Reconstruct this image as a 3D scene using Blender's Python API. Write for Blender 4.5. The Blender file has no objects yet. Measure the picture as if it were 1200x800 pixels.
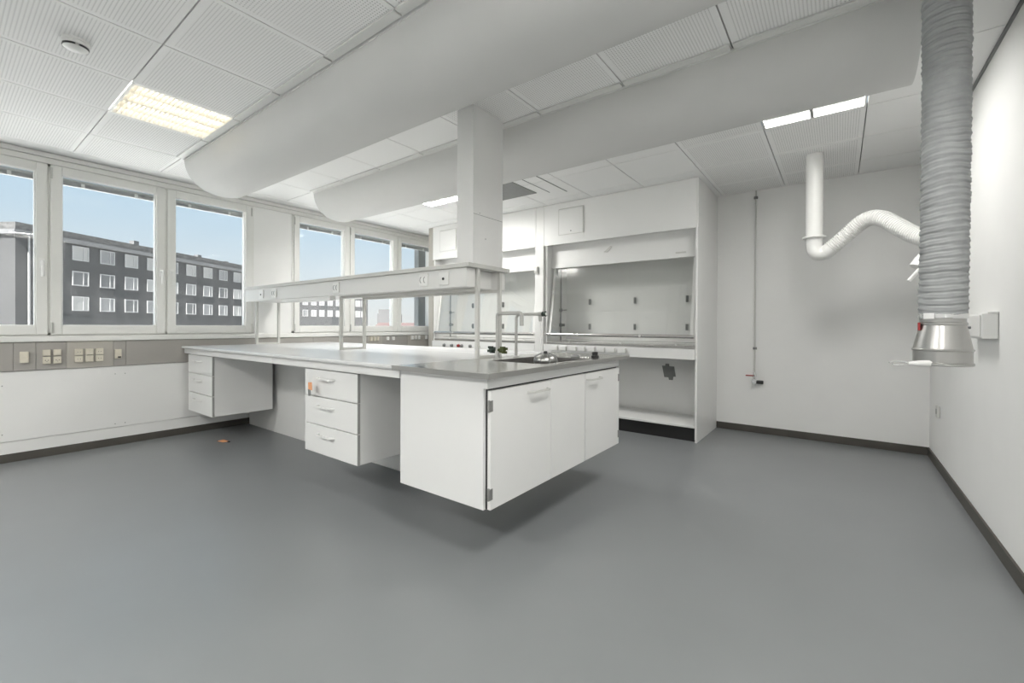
import bpy, bmesh, math, random
from mathutils import Vector, Matrix
random.seed(7)
C = bpy.context.scene
COL = C.collection
PI = math.pi

# ---------------------------------------------------------------- camera
YAW, PIT, ROL, FPX, CY, H = .6434, -.0056, .0044, 510.84, 384.66, 1.117
fw = Vector((-math.sin(YAW)*math.cos(PIT), math.cos(YAW)*math.cos(PIT), math.sin(PIT)))
rt0 = Vector((math.cos(YAW), math.sin(YAW), 0)); up0 = rt0.cross(fw)
rt = math.cos(ROL)*rt0 + math.sin(ROL)*up0
up = -math.sin(ROL)*rt0 + math.cos(ROL)*up0
cam_d = bpy.data.cameras.new('camera'); cam = bpy.data.objects.new('camera', cam_d); COL.objects.link(cam)
cam_d.sensor_width = 36; cam_d.lens = FPX/1200*36; cam_d.shift_y = (CY-400)/1200
cam_d.clip_start = .02; cam_d.clip_end = 600
cam.matrix_world = Matrix(((rt.x, up.x, -fw.x, 0), (rt.y, up.y, -fw.y, 0), (rt.z, up.z, -fw.z, H), (0, 0, 0, 1)))
C.camera = cam

# ---------------------------------------------------------------- world, sun, exposure
C.view_settings.view_transform = 'Standard'; C.view_settings.look = 'None'
C.view_settings.gamma = 1; C.view_settings.use_curve_mapping = False
C.view_settings.exposure = 0.46
w = bpy.data.worlds.new('sky'); C.world = w; w.use_nodes = True
nt = w.node_tree; nt.nodes.clear()
wo = nt.nodes.new('ShaderNodeOutputWorld'); bg = nt.nodes.new('ShaderNodeBackground')
tc = nt.nodes.new('ShaderNodeTexCoord'); sx = nt.nodes.new('ShaderNodeSeparateXYZ'); rp = nt.nodes.new('ShaderNodeValToRGB')
nt.links.new(tc.outputs['Generated'], sx.inputs[0]); nt.links.new(sx.outputs[2], rp.inputs[0])
nt.links.new(rp.outputs[0], bg.inputs[0]); nt.links.new(bg.outputs[0], wo.inputs[0])
e = rp.color_ramp.elements
e[0].position = 0; e[0].color = (.78, .79, .78, 1)
e[1].position = 1; e[1].color = (.20, .38, .66, 1)
for p, c in ((.05, (.74, .785, .80, 1)), (.18, (.56, .70, .81, 1)), (.38, (.38, .60, .80, 1))):
    q = e.new(p); q.color = c
SKY = .82; LAMP = 56.0
bg.inputs[1].default_value = SKY
sun_d = bpy.data.lights.new('sun', 'SUN'); sun_d.energy = 23.5; sun_d.angle = .02; sun_d.color = (1, .97, .93)
sun = bpy.data.objects.new('sun', sun_d); COL.objects.link(sun); sun.rotation_euler = Vector((.42, -.56, .90)).to_track_quat('Z', 'Y').to_euler()
sun.location = (20, -20, 30)

# ---------------------------------------------------------------- materials
def mat(name, col, rough=.5, metal=0, noise=0, scale=8, spec=.5, bump=0, emit=None, es=0):
    m = bpy.data.materials.new(name); m.use_nodes = True
    n = m.node_tree; b = n.nodes['Principled BSDF']
    b.inputs['Base Color'].default_value = (*col, 1); b.inputs['Roughness'].default_value = rough
    b.inputs['Metallic'].default_value = metal; b.inputs['Specular IOR Level'].default_value = spec
    if emit: b.inputs['Emission Color'].default_value = (*emit, 1); b.inputs['Emission Strength'].default_value = es
    if noise or bump:
        t = n.nodes.new('ShaderNodeTexCoord'); x = n.nodes.new('ShaderNodeTexNoise')
        x.inputs['Scale'].default_value = scale; x.inputs['Detail'].default_value = 4
        n.links.new(t.outputs['Object'], x.inputs['Vector'])
        if noise:
            r = n.nodes.new('ShaderNodeValToRGB'); n.links.new(x.outputs['Fac'], r.inputs[0])
            r.color_ramp.elements[0].position = .3; r.color_ramp.elements[1].position = .7
            r.color_ramp.elements[0].color = (*[c*(1-noise) for c in col], 1)
            r.color_ramp.elements[1].color = (*[min(1, c*(1+noise)) for c in col], 1)
            n.links.new(r.outputs[0], b.inputs['Base Color'])
        if bump:
            u = n.nodes.new('ShaderNodeBump'); u.inputs['Strength'].default_value = bump; u.inputs['Distance'].default_value = .01
            n.links.new(x.outputs['Fac'], u.inputs['Height']); n.links.new(u.outputs[0], b.inputs['Normal'])
    return m
def glass(name, tint=(1, 1, 1), rough=0, ior=1.45, haze=0):
    m = bpy.data.materials.new(name); m.use_nodes = True; n = m.node_tree; n.nodes.clear()
    o = n.nodes.new('ShaderNodeOutputMaterial'); mx = n.nodes.new('ShaderNodeMixShader'); f = n.nodes.new('ShaderNodeFresnel')
    t = n.nodes.new('ShaderNodeBsdfTransparent'); g = n.nodes.new('ShaderNodeBsdfGlossy')
    t.inputs[0].default_value = (*tint, 1); g.inputs['Roughness'].default_value = rough; f.inputs[0].default_value = ior
    ge = n.nodes.new('ShaderNodeNewGeometry'); iv = n.nodes.new('ShaderNodeMath'); iv.operation = 'SUBTRACT'; iv.inputs[0].default_value = 1
    ml = n.nodes.new('ShaderNodeMath'); ml.operation = 'MULTIPLY'      # reflect at the outer face only, not again inside the pane
    n.links.new(ge.outputs['Backfacing'], iv.inputs[1]); n.links.new(iv.outputs[0], ml.inputs[0]); n.links.new(f.outputs[0], ml.inputs[1])
    n.links.new(ml.outputs[0], mx.inputs[0]); n.links.new(g.outputs[0], mx.inputs[2])
    if haze:
        d = n.nodes.new('ShaderNodeBsdfDiffuse'); m2 = n.nodes.new('ShaderNodeMixShader'); m2.inputs[0].default_value = haze
        d.inputs[0].default_value = (.8, .8, .8, 1)
        n.links.new(t.outputs[0], m2.inputs[1]); n.links.new(d.outputs[0], m2.inputs[2]); n.links.new(m2.outputs[0], mx.inputs[1])
    else:
        n.links.new(t.outputs[0], mx.inputs[1])
    n.links.new(mx.outputs[0], o.inputs[0])
    return m
def emat(name, col, s):
    m = bpy.data.materials.new(name); m.use_nodes = True; n = m.node_tree; n.nodes.clear()
    o = n.nodes.new('ShaderNodeOutputMaterial'); x = n.nodes.new('ShaderNodeEmission')
    x.inputs[0].default_value = (*col, 1); x.inputs[1].default_value = s; n.links.new(x.outputs[0], o.inputs[0]); return m

M_WALL = mat('painted_wall', (.85, .85, .835), .75, noise=.012, scale=3)
M_FLOOR = mat('grey_vinyl_floor', (0.205, .215, .219), .34, noise=.04, scale=1.3, bump=.01)
M_BASE = mat('dark_baseboard', (.075, .07, .06), .5, noise=.1, scale=6)
M_CEIL = mat('ceiling_tile_plain', (.89, .89, .88), .8)
M_CEILBACK = mat('ceiling_void', (.30, .30, .29), .9)
M_FURN = mat('white_laminate', (.80, .80, .785), .38, noise=.008, scale=3)
M_EDGE = mat('mid_grey', (.36, .36, .35), .5)
M_TOP = mat('white_worktop', (.70, .70, .695), .24, noise=.01, scale=4)
M_METALW = mat('white_lacquered_metal', (.74, .74, .72), .35)
M_METALG = mat('light_grey_metal', (.60, .60, .57), .35)
M_STEEL = mat('brushed_steel', (.62, .61, .59), .24, metal=1, noise=.05, scale=30)
M_STEELD = mat('dark_steel_edge', (.46, .455, .44), .3, metal=1)
M_HINGE = mat('grey_hinge_metal', (.30, .30, .29), .35, metal=.4)
M_CHROME = mat('chrome', (.75, .75, .75), .12, metal=1)
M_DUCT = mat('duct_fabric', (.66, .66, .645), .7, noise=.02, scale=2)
M_TRUNK = mat('beige_grey_trunking', (.36, .345, .32), .55, noise=.02, scale=3)
M_TRUNK2 = mat('pale_trunking_plate', (.43, .41, .37), .55)
M_SOCK = mat('cream_socket', (.66, .62, .52), .4)
M_SOCKW = mat('white_socket', (.82, .82, .80), .35)
M_DARK = mat('dark_plastic', (.02, .02, .02), .4)
M_BLACK = mat('black_plinth', (.018, .018, .018), .35)
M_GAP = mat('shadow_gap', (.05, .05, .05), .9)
M_PVC = mat('white_window_frame', (.78, .78, .75), .35)
M_GREYP = mat('grey_blind', (.45, .46, .46), .4)
M_GREEN = mat('dark_green_knob', (.02, .035, .025), .4)
M_LIME = mat('olive_knob', (.06, .075, .02), .4)
M_RED = mat('red_lever', (.30, .02, .02), .4)
M_ORANGE = mat('orange_paper', (.75, .36, .18), .7)
M_HOSE = mat('grey_fabric_hose', (.30, .31, .31), .6, noise=.1, scale=25)
M_GREYPLATE = mat('grey_plate', (.22, .225, .22), .6, noise=.05, scale=20)
M_FAUCET = mat('grey_lacquered_tap', (.42, .42, .40), .3)
M_GLASS = glass('window_glass', (.97, .98, .98), haze=.03)
M_SASHG = glass('sash_glass', (.985, .99, .985), ior=2.1)
M_LOUV = mat('louvre_lamella', (.85, .82, .74), .5)
M_FRAMEL = mat('luminaire_frame', (.8, .8, .78), .4)
M_DIFF = emat('lit_diffuser', (1, .97, .90), 9)
M_BRICK = mat('grey_cladding', (.036, .0365, .038), .8, noise=.10, scale=.35)
M_BRICKD = mat('dark_cladding', (.022, .024, .026), .8, noise=.1, scale=.5)
M_PARA = mat('weathered_parapet', (.10, .102, .105), .9, noise=.15, scale=1.2)
M_ROOF = mat('dark_gravel_roof', (.06, .06, .06), .9, noise=.5, scale=3)
M_WFR = mat('white_house_window', (.27, .27, .27), .5)
M_PANES = [mat('house_pane_dark', (.085, .087, .09), .3), mat('house_pane_mid', (.15, .152, .155), .4), mat('house_pane_curtain', (.23, .23, .225), .6)]
M_REDR = mat('red_roof', (.07, .045, .042), .8, noise=.1, scale=.2)
M_FARB = mat('distant_wall', (.075, .075, .077), .8, noise=.1, scale=.1)
M_GROUND = mat('pale_paving', (.5, .5, .49), .9, noise=.1, scale=.1)

# perforated tile: UV in metres, hole pitch 15 mm, plain margin
def perforated():
    m = mat('ceiling_tile_perforated', (.89, .89, .88), .8); n = m.node_tree; b = n.nodes['Principled BSDF']
    uv = n.nodes.new('ShaderNodeUVMap'); uv.uv_map = 'UVMap'
    s = n.nodes.new('ShaderNodeSeparateXYZ'); n.links.new(uv.outputs[0], s.inputs[0])
    def mth(op, a, bb=None, c=None):
        k = n.nodes.new('ShaderNodeMath'); k.operation = op
        for i, v in enumerate((a, bb, c)):
            if v is None: continue
            if isinstance(v, (int, float)): k.inputs[i].default_value = v
            else: n.links.new(v, k.inputs[i])
        return k.outputs[0]
    P = .015
    def cell(o): return mth('ABSOLUTE', mth('SUBTRACT', mth('FLOORED_MODULO', o, P), P/2))
    ax, ay = cell(s.outputs[0]), cell(s.outputs[1])
    d = mth('SQRT', mth('ADD', mth('MULTIPLY', ax, ax), mth('MULTIPLY', ay, ay)))
    hole = mth('LESS_THAN', d, .0031)
    def inside(o): return mth('LESS_THAN', mth('ABSOLUTE', mth('SUBTRACT', o, .2925)), .2625)
    k = mth('MULTIPLY', hole, mth('MULTIPLY', inside(s.outputs[0]), inside(s.outputs[1])))
    mx = n.nodes.new('ShaderNodeMix'); mx.data_type = 'RGBA'
    n.links.new(k, mx.inputs[0]); mx.inputs[6].default_value = (.89, .89, .88, 1); mx.inputs[7].default_value = (.48, .48, .47, 1)
    n.links.new(mx.outputs[2], b.inputs['Base Color'])
    return m
M_PERF = perforated()

# ---------------------------------------------------------------- mesh helpers
def wloc(o):
    v = Vector((0, 0, 0))
    while o is not None: v += o.location; o = o.parent
    return v
class MB:
    def __init__(s): s.bm = bmesh.new()
    def box(s, x0, x1, y0, y1, z0, z1):
        v = [s.bm.verts.new((x, y, z)) for x in (x0, x1) for y in (y0, y1) for z in (z0, z1)]
        for f in ((0, 1, 3, 2), (4, 6, 7, 5), (0, 4, 5, 1), (2, 3, 7, 6), (0, 2, 6, 4), (1, 5, 7, 3)):
            s.bm.faces.new([v[i] for i in f])
        return s
    def hexa(s, pts):   # 8 points, same order as box
        v = [s.bm.verts.new(p) for p in pts]
        for f in ((0, 1, 3, 2), (4, 6, 7, 5), (0, 4, 5, 1), (2, 3, 7, 6), (0, 2, 6, 4), (1, 5, 7, 3)):
            s.bm.faces.new([v[i] for i in f])
        return s
    def prism(s, poly, axis, a, b):     # polygon in the two other axes extruded along axis
        def P(u, v, t): return {'x': (t, u, v), 'y': (u, t, v), 'z': (u, v, t)}[axis]
        A = [s.bm.verts.new(P(u, v, a)) for u, v in poly]; B = [s.bm.verts.new(P(u, v, b)) for u, v in poly]
        s.bm.faces.new(A); s.bm.faces.new(B[::-1])
        for i in range(len(poly)):
            j = (i+1) % len(poly); s.bm.faces.new((A[i], B[i], B[j], A[j]))
        return s
    def lathe(s, prof, cx, cy, n=32, axis='z', cap=True, cz=0):
        rings = []
        for r, h in prof:
            R = []
            for k in range(n):
                a = 2*PI*k/n; u, v = r*math.cos(a), r*math.sin(a)
                R.append(s.bm.verts.new({'z': (cx+u, cy+v, h), 'x': (h, cx+u, cy+v), 'y': (cx+u, h, cy+v)}[axis]))
            rings.append(R)
        for A, B in zip(rings, rings[1:]):
            for k in range(n): s.bm.faces.new((A[k], A[(k+1) % n], B[(k+1) % n], B[k]))
        if cap:
            s.bm.faces.new(rings[0][::-1]); s.bm.faces.new(rings[-1])
        return s
    def tube(s, pts, r, n=12, cap=True, rads=None, smooth=0):
        pts = [Vector(p) for p in pts]
        for _ in range(smooth):
            q = [pts[0]]
            for a, b in zip(pts, pts[1:]): q += [a*.75+b*.25, a*.25+b*.75]
            q.append(pts[-1]); pts = q
        rings = []; nrm = None
        for i, p in enumerate(pts):
            t = (pts[min(i+1, len(pts)-1)]-pts[max(i-1, 0)]).normalized()
            if nrm is None:
                nrm = t.cross(Vector((0, 0, 1)));
                if nrm.length < .01: nrm = t.cross(Vector((1, 0, 0)))
            nrm = (nrm - t*nrm.dot(t)).normalized(); bn = t.cross(nrm)
            rr = rads(i, len(pts)) if rads else r
            rings.append([s.bm.verts.new(p+rr*(math.cos(2*PI*k/n)*nrm+math.sin(2*PI*k/n)*bn)) for k in range(n)])
        for A, B in zip(rings, rings[1:]):
            for k in range(n): s.bm.faces.new((A[k], A[(k+1) % n], B[(k+1) % n], B[k]))
        if cap: s.bm.faces.new(rings[0][::-1]); s.bm.faces.new(rings[-1])
        return s
    def build(s, name, m, parent=None, smooth=False, bevel=0):
        bmesh.ops.recalc_face_normals(s.bm, faces=s.bm.faces)
        if parent is not None:
            w0 = wloc(parent)
            for v in s.bm.verts: v.co -= w0
        me = bpy.data.meshes.new(name); s.bm.to_mesh(me); s.bm.free()
        if m: me.materials.append(m)
        if smooth:
            me.shade_smooth()
            try: me.set_sharp_from_angle(angle=math.radians(40))
            except Exception: pass
        o = bpy.data.objects.new(name, me); COL.objects.link(o)
        if parent is not None: o.parent = parent
        if bevel:
            b = o.modifiers.new('bevel', 'BEVEL'); b.width = bevel; b.segments = 2; b.limit_method = 'ANGLE'
        return o
def B(name, m, parent, *bx, bevel=.0015):
    mb = MB()
    for b in bx: mb.box(*b)
    return mb.build(name, m, parent, bevel=bevel)
def tag(o, label, cat, group=None):
    o['label'] = label; o['category'] = cat
    if group: o['group'] = group
    return o
def thing(name, label, cat, loc, group=None):
    o = bpy.data.objects.new(name, None); COL.objects.link(o); o.location = loc; o.empty_display_size = .1
    return tag(o, label, cat, group)
def struct(o): o['kind'] = 'structure'; return o
def copy_tree(o, parent=None):
    c = o.copy(); COL.objects.link(c)
    if parent is not None: c.parent = parent
    for ch in list(o.children): copy_tree(ch, c)
    return c
def dup(o, loc, label, rot=None):
    c = copy_tree(o); c.location = loc; c['label'] = label
    if rot is not None: c.rotation_euler.z = rot
    return c

# ================================================================ SETTING
XL, XR, YB, YR, ZC = -5.346, .64, 5.24, -3.5, 2.557
struct(B('floor', M_FLOOR, None, (XL-.3, XR+.1, YR-.1, YB+.1, -.1, 0), bevel=0))
struct(B('wall_right', M_WALL, None, (XR, XR+.1, YR-.1, YB+.1, 0, ZC+.3), bevel=0))
struct(B('wall_back', M_WALL, None, (XL-.3, XR, YB, YB+.1, 0, ZC+.3), bevel=0))
struct(B('wall_rear', M_WALL, None, (XL-.3, XR, YR-.1, YR, 0, ZC+.3), bevel=0))
# left wall with two openings plus an unseen one added for daylight
G0 = (-3.05, -.64); G1 = (-.20, 2.21); G2 = (2.645, 5.02); WZ0, WZ1 = 1.02, 2.465
struct(B('wall_left', M_WALL, None,
    (XL-.25, XL, YR, YB, 0, WZ0), (XL-.25, XL, YR, YB, WZ1, ZC+.3),
    (XL-.25, XL, YR, G0[0], WZ0, WZ1), (XL-.25, XL, G0[1], G1[0], WZ0, WZ1), (XL-.25, XL, G1[1], G2[0], WZ0, WZ1), (XL-.25, XL, G2[1], YB, WZ0, WZ1), bevel=0))
struct(B('baseboard_left', M_BASE, None, (XL, XL+.012, YR, YB, 0, .07)))
struct(B('baseboard_right', M_BASE, None, (XR-.012, XR, YR, YB, 0, .072)))
struct(B('baseboard_back', M_BASE, None, (-1.08, XR-.012, YB-.012, YB, 0, .072)))
struct(B('baseboard_rear', M_BASE, None, (XL+.012, XR-.012, YR, YR+.012, 0, .07)))
# wall cladding panels below the trunking
struct(B('trim_1', M_FURN, None, (XL, XL+.02, YR, 5.0, .17, .732), (XL, XL+.014, YR, 5.0, .07, .168)))
# sill ledge and cornice steps over the windows
mb = MB()
for yy in (.34, 1.018, 1.088):
    for zz in (.20 if yy > .4 else .17+.06, .66 if yy > .4 else .62): mb.lathe([(.0045, XL+.0195), (.003, XL+.0215)], yy, zz, 8, axis='x')
struct(mb.build('trim_7', M_GREYPLATE, None))
struct(B('trim_2', M_PVC, None, (XL, XL+.045, YR, 5.02, .968, 1.016), bevel=.006))
struct(B('trim_3', M_PVC, None, (XL, XL+.012, YR, 5.0, 2.466, 2.512), (XL, XL+.03, YR, 5.0, 2.514, 2.552)))
struct(B('trim_4', M_GREYPLATE, None, (XR-.012, XR, YR, YB, ZC-.012, ZC-.001)))

# ceiling: every tile a slab of its own with a groove round it
T = .586; X0 = -5.137; Y0 = .134-6*T
def ceiling():
    bm = bmesh.new(); uvl = bm.loops.layers.uv.new('UVMap')
    LIGHTS = {(2, 7), (8, 7), (2, 11), (8, 11), (2, 3), (8, 3), (5, 3)}
    def slab(x0, x1, y0, y1, z, mi):
        v = [bm.verts.new(p) for p in ((x0, y0, z), (x1, y0, z), (x1, y1, z), (x0, y1, z), (x0, y0, z+.02), (x1, y0, z+.02), (x1, y1, z+.02), (x0, y1, z+.02))]
        f = bm.faces.new((v[3], v[2], v[1], v[0])); f.material_index = mi
        for l in f.loops: l[uvl].uv = (l.vert.co.x-x0, l.vert.co.y-y0)
        for q in ((0, 1, 5, 4), (1, 2, 6, 5), (2, 3, 7, 6), (3, 0, 4, 7)):
            f = bm.faces.new([v[i] for i in q]); f.material_index = 0
    for i in range(10):
        for j in range(-1, 16):
            x0 = X0+i*T; y0 = Y0+j*T; x1 = min(x0+T, XR-.01); y1 = min(y0+T, YB-.002)
            if x0 > XR-.05 or y0 > YB-.05: continue
            if (i, j) in LIGHTS: continue
            plain = (j >= 9 and i <= 4) or (j >= 11 and i <= 6) or i == 9 or y1-y0 < .4
            g = .0035
            slab(x0+g, x1-g, y0+g, y1-g, ZC, 0 if plain else 1)
    slab(XL, X0-.003, YR, YB, ZC, 0)
    # back sheet above the tiles
    v = [bm.verts.new(p) for p in ((XL-.3, YR-.1, ZC+.03), (XR+.1, YR-.1, ZC+.03), (XR+.1, YB+.1, ZC+.03), (XL-.3, YB+.1, ZC+.03))]
    # strips between the light openings keep this sheet simple: holes are covered by the lamp housings
    xs = [XL-.3]+[X0+k*T for k in range(10)]+[XR+.1]; ys = [Y0-T]+[Y0+k*T for k in range(0, 15)]+[YB+.1]
    for v_ in v: bm.verts.remove(v_)
    for a in range(len(xs)-1):
        for b in range(len(ys)-1):
            if (a-1, b-1) in LIGHTS: continue
            q = [bm.verts.new(p) for p in ((xs[a], ys[b+1], ZC+.018), (xs[a+1], ys[b+1], ZC+.018), (xs[a+1], ys[b], ZC+.018), (xs[a], ys[b], ZC+.018))]
            f = bm.faces.new(q); f.material_index = 2
    me = bpy.data.meshes.new('ceiling'); bm.to_mesh(me); bm.free()
    for m in (M_CEIL, M_PERF, M_CEILBACK): me.materials.append(m)
    o = bpy.data.objects.new('ceiling', me); COL.objects.link(o); struct(o)
    return LIGHTS
LIGHTS = ceiling()
# rails along the duct edges
rails = []
for y0 in (1.262, 2.436):
    for k in range(10):
        a = X0+k*T; b = min(a+T, .25)
        if a < -4.6 or b-a < .1: continue
        rails.append((a+.008, b-.008, y0, y0+.05, ZC-.012, ZC-.001))
struct(B('trim_5', M_METALW, None, *rails))

# windows ---------------------------------------------------------------
def window(idx, y0, y1, div):
    r = bpy.data.objects.new('window_%d' % idx, None); COL.objects.link(r); r.location = (XL, y0, WZ0); struct(r)
    r['label'] = ['left bank of three white casement windows facing the grey housing block', 'right bank of three white casement windows behind the long bench shelf', 'bank of three white casement windows added for daylight, unseen beside the camera'][idx-1]
    xa, xb = XL-.07, XL+.008
    B('window_frame', M_PVC, r, (xa, xb, y0, y0+.03, WZ0, WZ1), (xa, xb, y1-.03, y1, WZ0, WZ1), (xa, xb, y0, y1, WZ0, WZ0+.025), (xa, xb, y0, y1, WZ1-.025, WZ1),
      *[(xa, xb, d-.012, d+.012, WZ0, WZ1) for d in div])
    edges = [y0+.02]+[d for d in div]+[y1-.02]
    for k in range(3):
        a, b = edges[k]+(.008 if k else 0), edges[k+1]-(.008 if k < 2 else 0)
        ga, gb = a+.068, b-.068
        z0, z1 = 1.028, 2.455; g0, g1 = 1.102, 2.386
        s = B('sash', M_PVC, r, (XL-.05, XL+.022, a, ga, z0, z1), (XL-.05, XL+.022, gb, b, z0, z1), (XL-.05, XL+.022, ga, gb, z0, g0), (XL-.05, XL+.022, ga, gb, g1, z1), bevel=.004)
        B('glazing_bead', M_SOCKW, s, (XL-.06, XL-.001, ga, ga+.008, g0, g1), (XL-.06, XL-.001, gb-.008, gb, g0, g1), (XL-.06, XL-.001, ga, gb, g0, g0+.008), bevel=.002)
        B('glass_pane', M_GLASS, s, (XL-.034, XL-.030, ga, gb, g0, g1), bevel=0)
        # handle
        hy = (b-.034) if k in (0, 1) else a+.034
        if not (idx == 2 and k == 0):
            mb = MB(); mb.box(XL+.022, XL+.032, hy-.015, hy+.015, 1.585, 1.665); mb.tube([(XL+.03, hy, 1.635), (XL+.06, hy, 1.635), (XL+.068, hy, 1.62), (XL+.070, hy, 1.51)], .0105, 10)
            mb.build('handle', M_SOCKW, s, smooth=True)
        hh = a+.006 if k != 2 else b-.006
        for zz in (1.04, 2.345):
            MB().lathe([(.008, zz), (.008, zz+.09)], XL+.028, hh, 10).build('hinge', M_METALG, s, smooth=True)
        if idx == 3: continue
        bl = thing('raised_blind', BL[(idx, k)], 'blind', (XL-.07, ga, 2.33), 'raised blinds at the window heads')
        B('headrail', M_GREYP, bl, (XL-.08, XL-.056, ga, gb, 2.362, 2.386), bevel=.002)
        mb = MB()
        for q in range(6): mb.box(XL-.084, XL-.054, ga+.004, gb-.004, 2.328+q*.0055, 2.331+q*.0055)
        mb.build('slat_stack', M_GREYP, bl)
        for yy in (ga+.14, gb-.14): B('bracket', M_SOCKW, bl, (XL-.052, XL-.046, yy-.012, yy+.012, 2.325, 2.362))
    return r
BL = {(1, 0): 'raised grey blind at the head of the window pane cut by the left photo edge',
      (1, 1): 'raised grey blind at the head of the middle pane of the left window bank',
      (1, 2): 'raised grey blind at the head of the left bank pane nearest the wall pier',
      (2, 0): 'raised grey blind at the head of the first pane right of the wall pier',
      (2, 1): 'raised grey blind at the head of the middle pane of the right window bank',
      (2, 2): 'raised grey blind at the head of the pane nearest the fume hoods'}
window(1, G1[0], G1[1], (.60, 1.40))
window(2, G2[0], G2[1], (3.42, 4.22))
window(3, G0[0], G0[1], (-2.25, -1.45))  # unseen bank, added to let more daylight in
struct(B('trim_6', mat('grey_outer_fin', (.16, .17, .17), .6), None, (XL-.36, XL-.255, 4.87, 5.02, .8, 2.6)))

# ================================================================ TRUNKING AND SOCKETS
t = thing('cable_trunking', 'beige-grey cable trunking running along the wall below the window sill', 'trunking', (XL, 1, .735))
xt = XL+.031
segs = [(YR, .48), (.482, .712), (.714, .81), (1.062, 1.085), (1.087, 2.3), (2.302, 3.55), (3.552, 4.2), (4.202, 4.45)]
for a, b in ((YR, .398), (.400, .521), (.523, .700), (1.005, 1.092), (1.094, 2.9), (2.902, 3.70), (3.95, 4.40)):
    B('trunking_cover', M_TRUNK, t, (XL+.001, xt, a, b, .735, .966))
for a, b in ((.702, 1.003), (3.702, 3.948), (4.402, 4.98)):
    c = B('trunking_plate', M_TRUNK2, t, (XL+.001, xt+.002, a, b, .735, .966)); c['label'] = 'paler cover plate'
def socket(y, z, w, h, kind, label, group='sockets and switches on the trunking', m=M_SOCK, pr=None):
    s = thing('power_socket' if kind != 'switch' else 'light_switch', label, 'socket' if kind != 'switch' else 'switch', (xt, y, z), group)
    d = .022
    B('body', m, s, (xt, xt+d, y-w/2, y+w/2, z-h/2, z+h/2), bevel=.003)
    f = xt+d
    if kind == 'outlet':
        MB().lathe([(.019, f-.002), (.019, f+.0015)], y, z, 20, axis='x').build('outlet_face', m, s, smooth=True)
        B('pin_hole', M_DARK, s, (f+.0012, f+.0022, y-.011, y-.006, z-.002, z+.004), (f+.0012, f+.0022, y+.006, y+.011, z-.002, z+.004), (f+.0012, f+.0022, y-.0025, y+.0025, z-.011, z-.007), bevel=0)
    elif kind == 'data':
        B('pin_hole', M_DARK, s, (f, f+.001, y-.010, y-.006, z-.002, z+.003), (f, f+.001, y+.006, y+.010, z-.002, z+.003), bevel=0)
    elif kind == 'rocker':
        B('rocker', m, s, (f, f+.006, y-w/2+.005, y+w/2-.005, z-h/2+.006, z+h/2-.004), bevel=.002)
    elif kind == 'blank':
        B('split_cover', m, s, (f, f+.003, y-w/2+.004, y-.001, z-h/2+.004, z+h/2-.004), (f, f+.003, y+.001, y+w/2-.004, z-h/2+.004, z+h/2-.004), bevel=.001)
    elif kind == 'switch':
        B('rocker', m, s, (f, f+.007, y-w/2+.006, y+w/2-.006, z, z+h/2-.008), bevel=.002)
        B('lower_cover', m, s, (f, f+.004, y-w/2+.006, y+w/2-.006, z-h/2+.008, z-.004), bevel=.002)
    elif kind == 'breaker':
        B('rocker', m, s, (f, f+.006, y-w/2+.005, y+w/2-.005, z-.002, z+h/2-.006), bevel=.002)
        B('black_toggle', M_DARK, s, (f, f+.005, y-.004, y+w/2-.005, z-h/2+.006, z-h/2+.020), bevel=.001)
    return s
socket(.457, .845, .05, .09, 'switch', 'cream light switch leftmost on the window trunking')
for k, (y, n) in enumerate(((.582, 'left'), (.645, 'right'))):
    socket(y, .875, .046, .052, 'rocker', 'cream rocker switch above the %s earthed outlet of the four-gang block' % n)
    socket(y, .812, .046, .058, 'outlet', 'cream earthed outlet, lower %s of the four-gang block on the trunking' % n)
for k, (y, n) in enumerate(((.775, 'left'), (.842, 'middle'), (.908, 'right'))):
    socket(y, .873, .05, .055, 'blank' if k == 1 else 'data', 'cream %s in the upper row, %s of the six on the paler plate' % (('split blank cover', 'two-pin socket')[k != 1], n))
    socket(y, .812, .05, .055, 'blank' if k == 1 else 'data', 'cream %s in the lower row, %s of the six on the paler plate' % (('split blank cover', 'two-pin socket')[k != 1], n))
socket(1.034, .845, .046, .085, 'breaker', 'cream socket with small black toggle right of the six-gang plate')
for y, n in ((3.745, 'first'), (3.80, 'second'), (3.86, 'third')):
    socket(y, .925, .03, .06, 'rocker', 'small greenish socket behind the bench, %s from the left of three' % n, 'far sockets behind the bench')
for y, n in ((4.03, 'left'), (4.13, 'right')):
    socket(y, .925, .045, .05, 'data', 'bright white socket behind the bench, %s of the pair' % n, 'far sockets behind the bench', m=M_SOCKW)
for y, n in ((4.49, 'leftmost'), (4.56, 'second'), (4.63, 'third'), (4.78, 'fourth'), (4.86, 'rightmost')):
    socket(y, .93, .035, .06, 'rocker', 'pale socket on the plate beside the far fume hood, %s of five' % n, 'far sockets behind the bench', m=M_SOCKW)

# ================================================================ ISLAND
YF = 1.50
lb = thing('laboratory_bench', 'long white laboratory bench running from the window wall to the sink cabinet', 'bench', (-3.6, 2.3, 0))
B('worktop', M_TOP, lb, (XL+.032, -1.935, 1.52, 2.617, .876, .9), (XL+.032, -1.935, 2.619, 3.12, .876, .9), bevel=.008)
for a, b in ((-3.425, -1.93), (XL+.032, -3.428)): B('apron', M_FURN, lb, (a, b, 1.545, 1.57, .826, .8765), bevel=.002)
B('rear_apron', M_FURN, lb, (XL+.032, -1.93, 3.05, 3.075, .826, .8765), bevel=.002)
B('spine_panel', M_FURN, lb, (XL+.032, -1.93, 2.155, 2.18, .0, .8765), bevel=.002)

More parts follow.
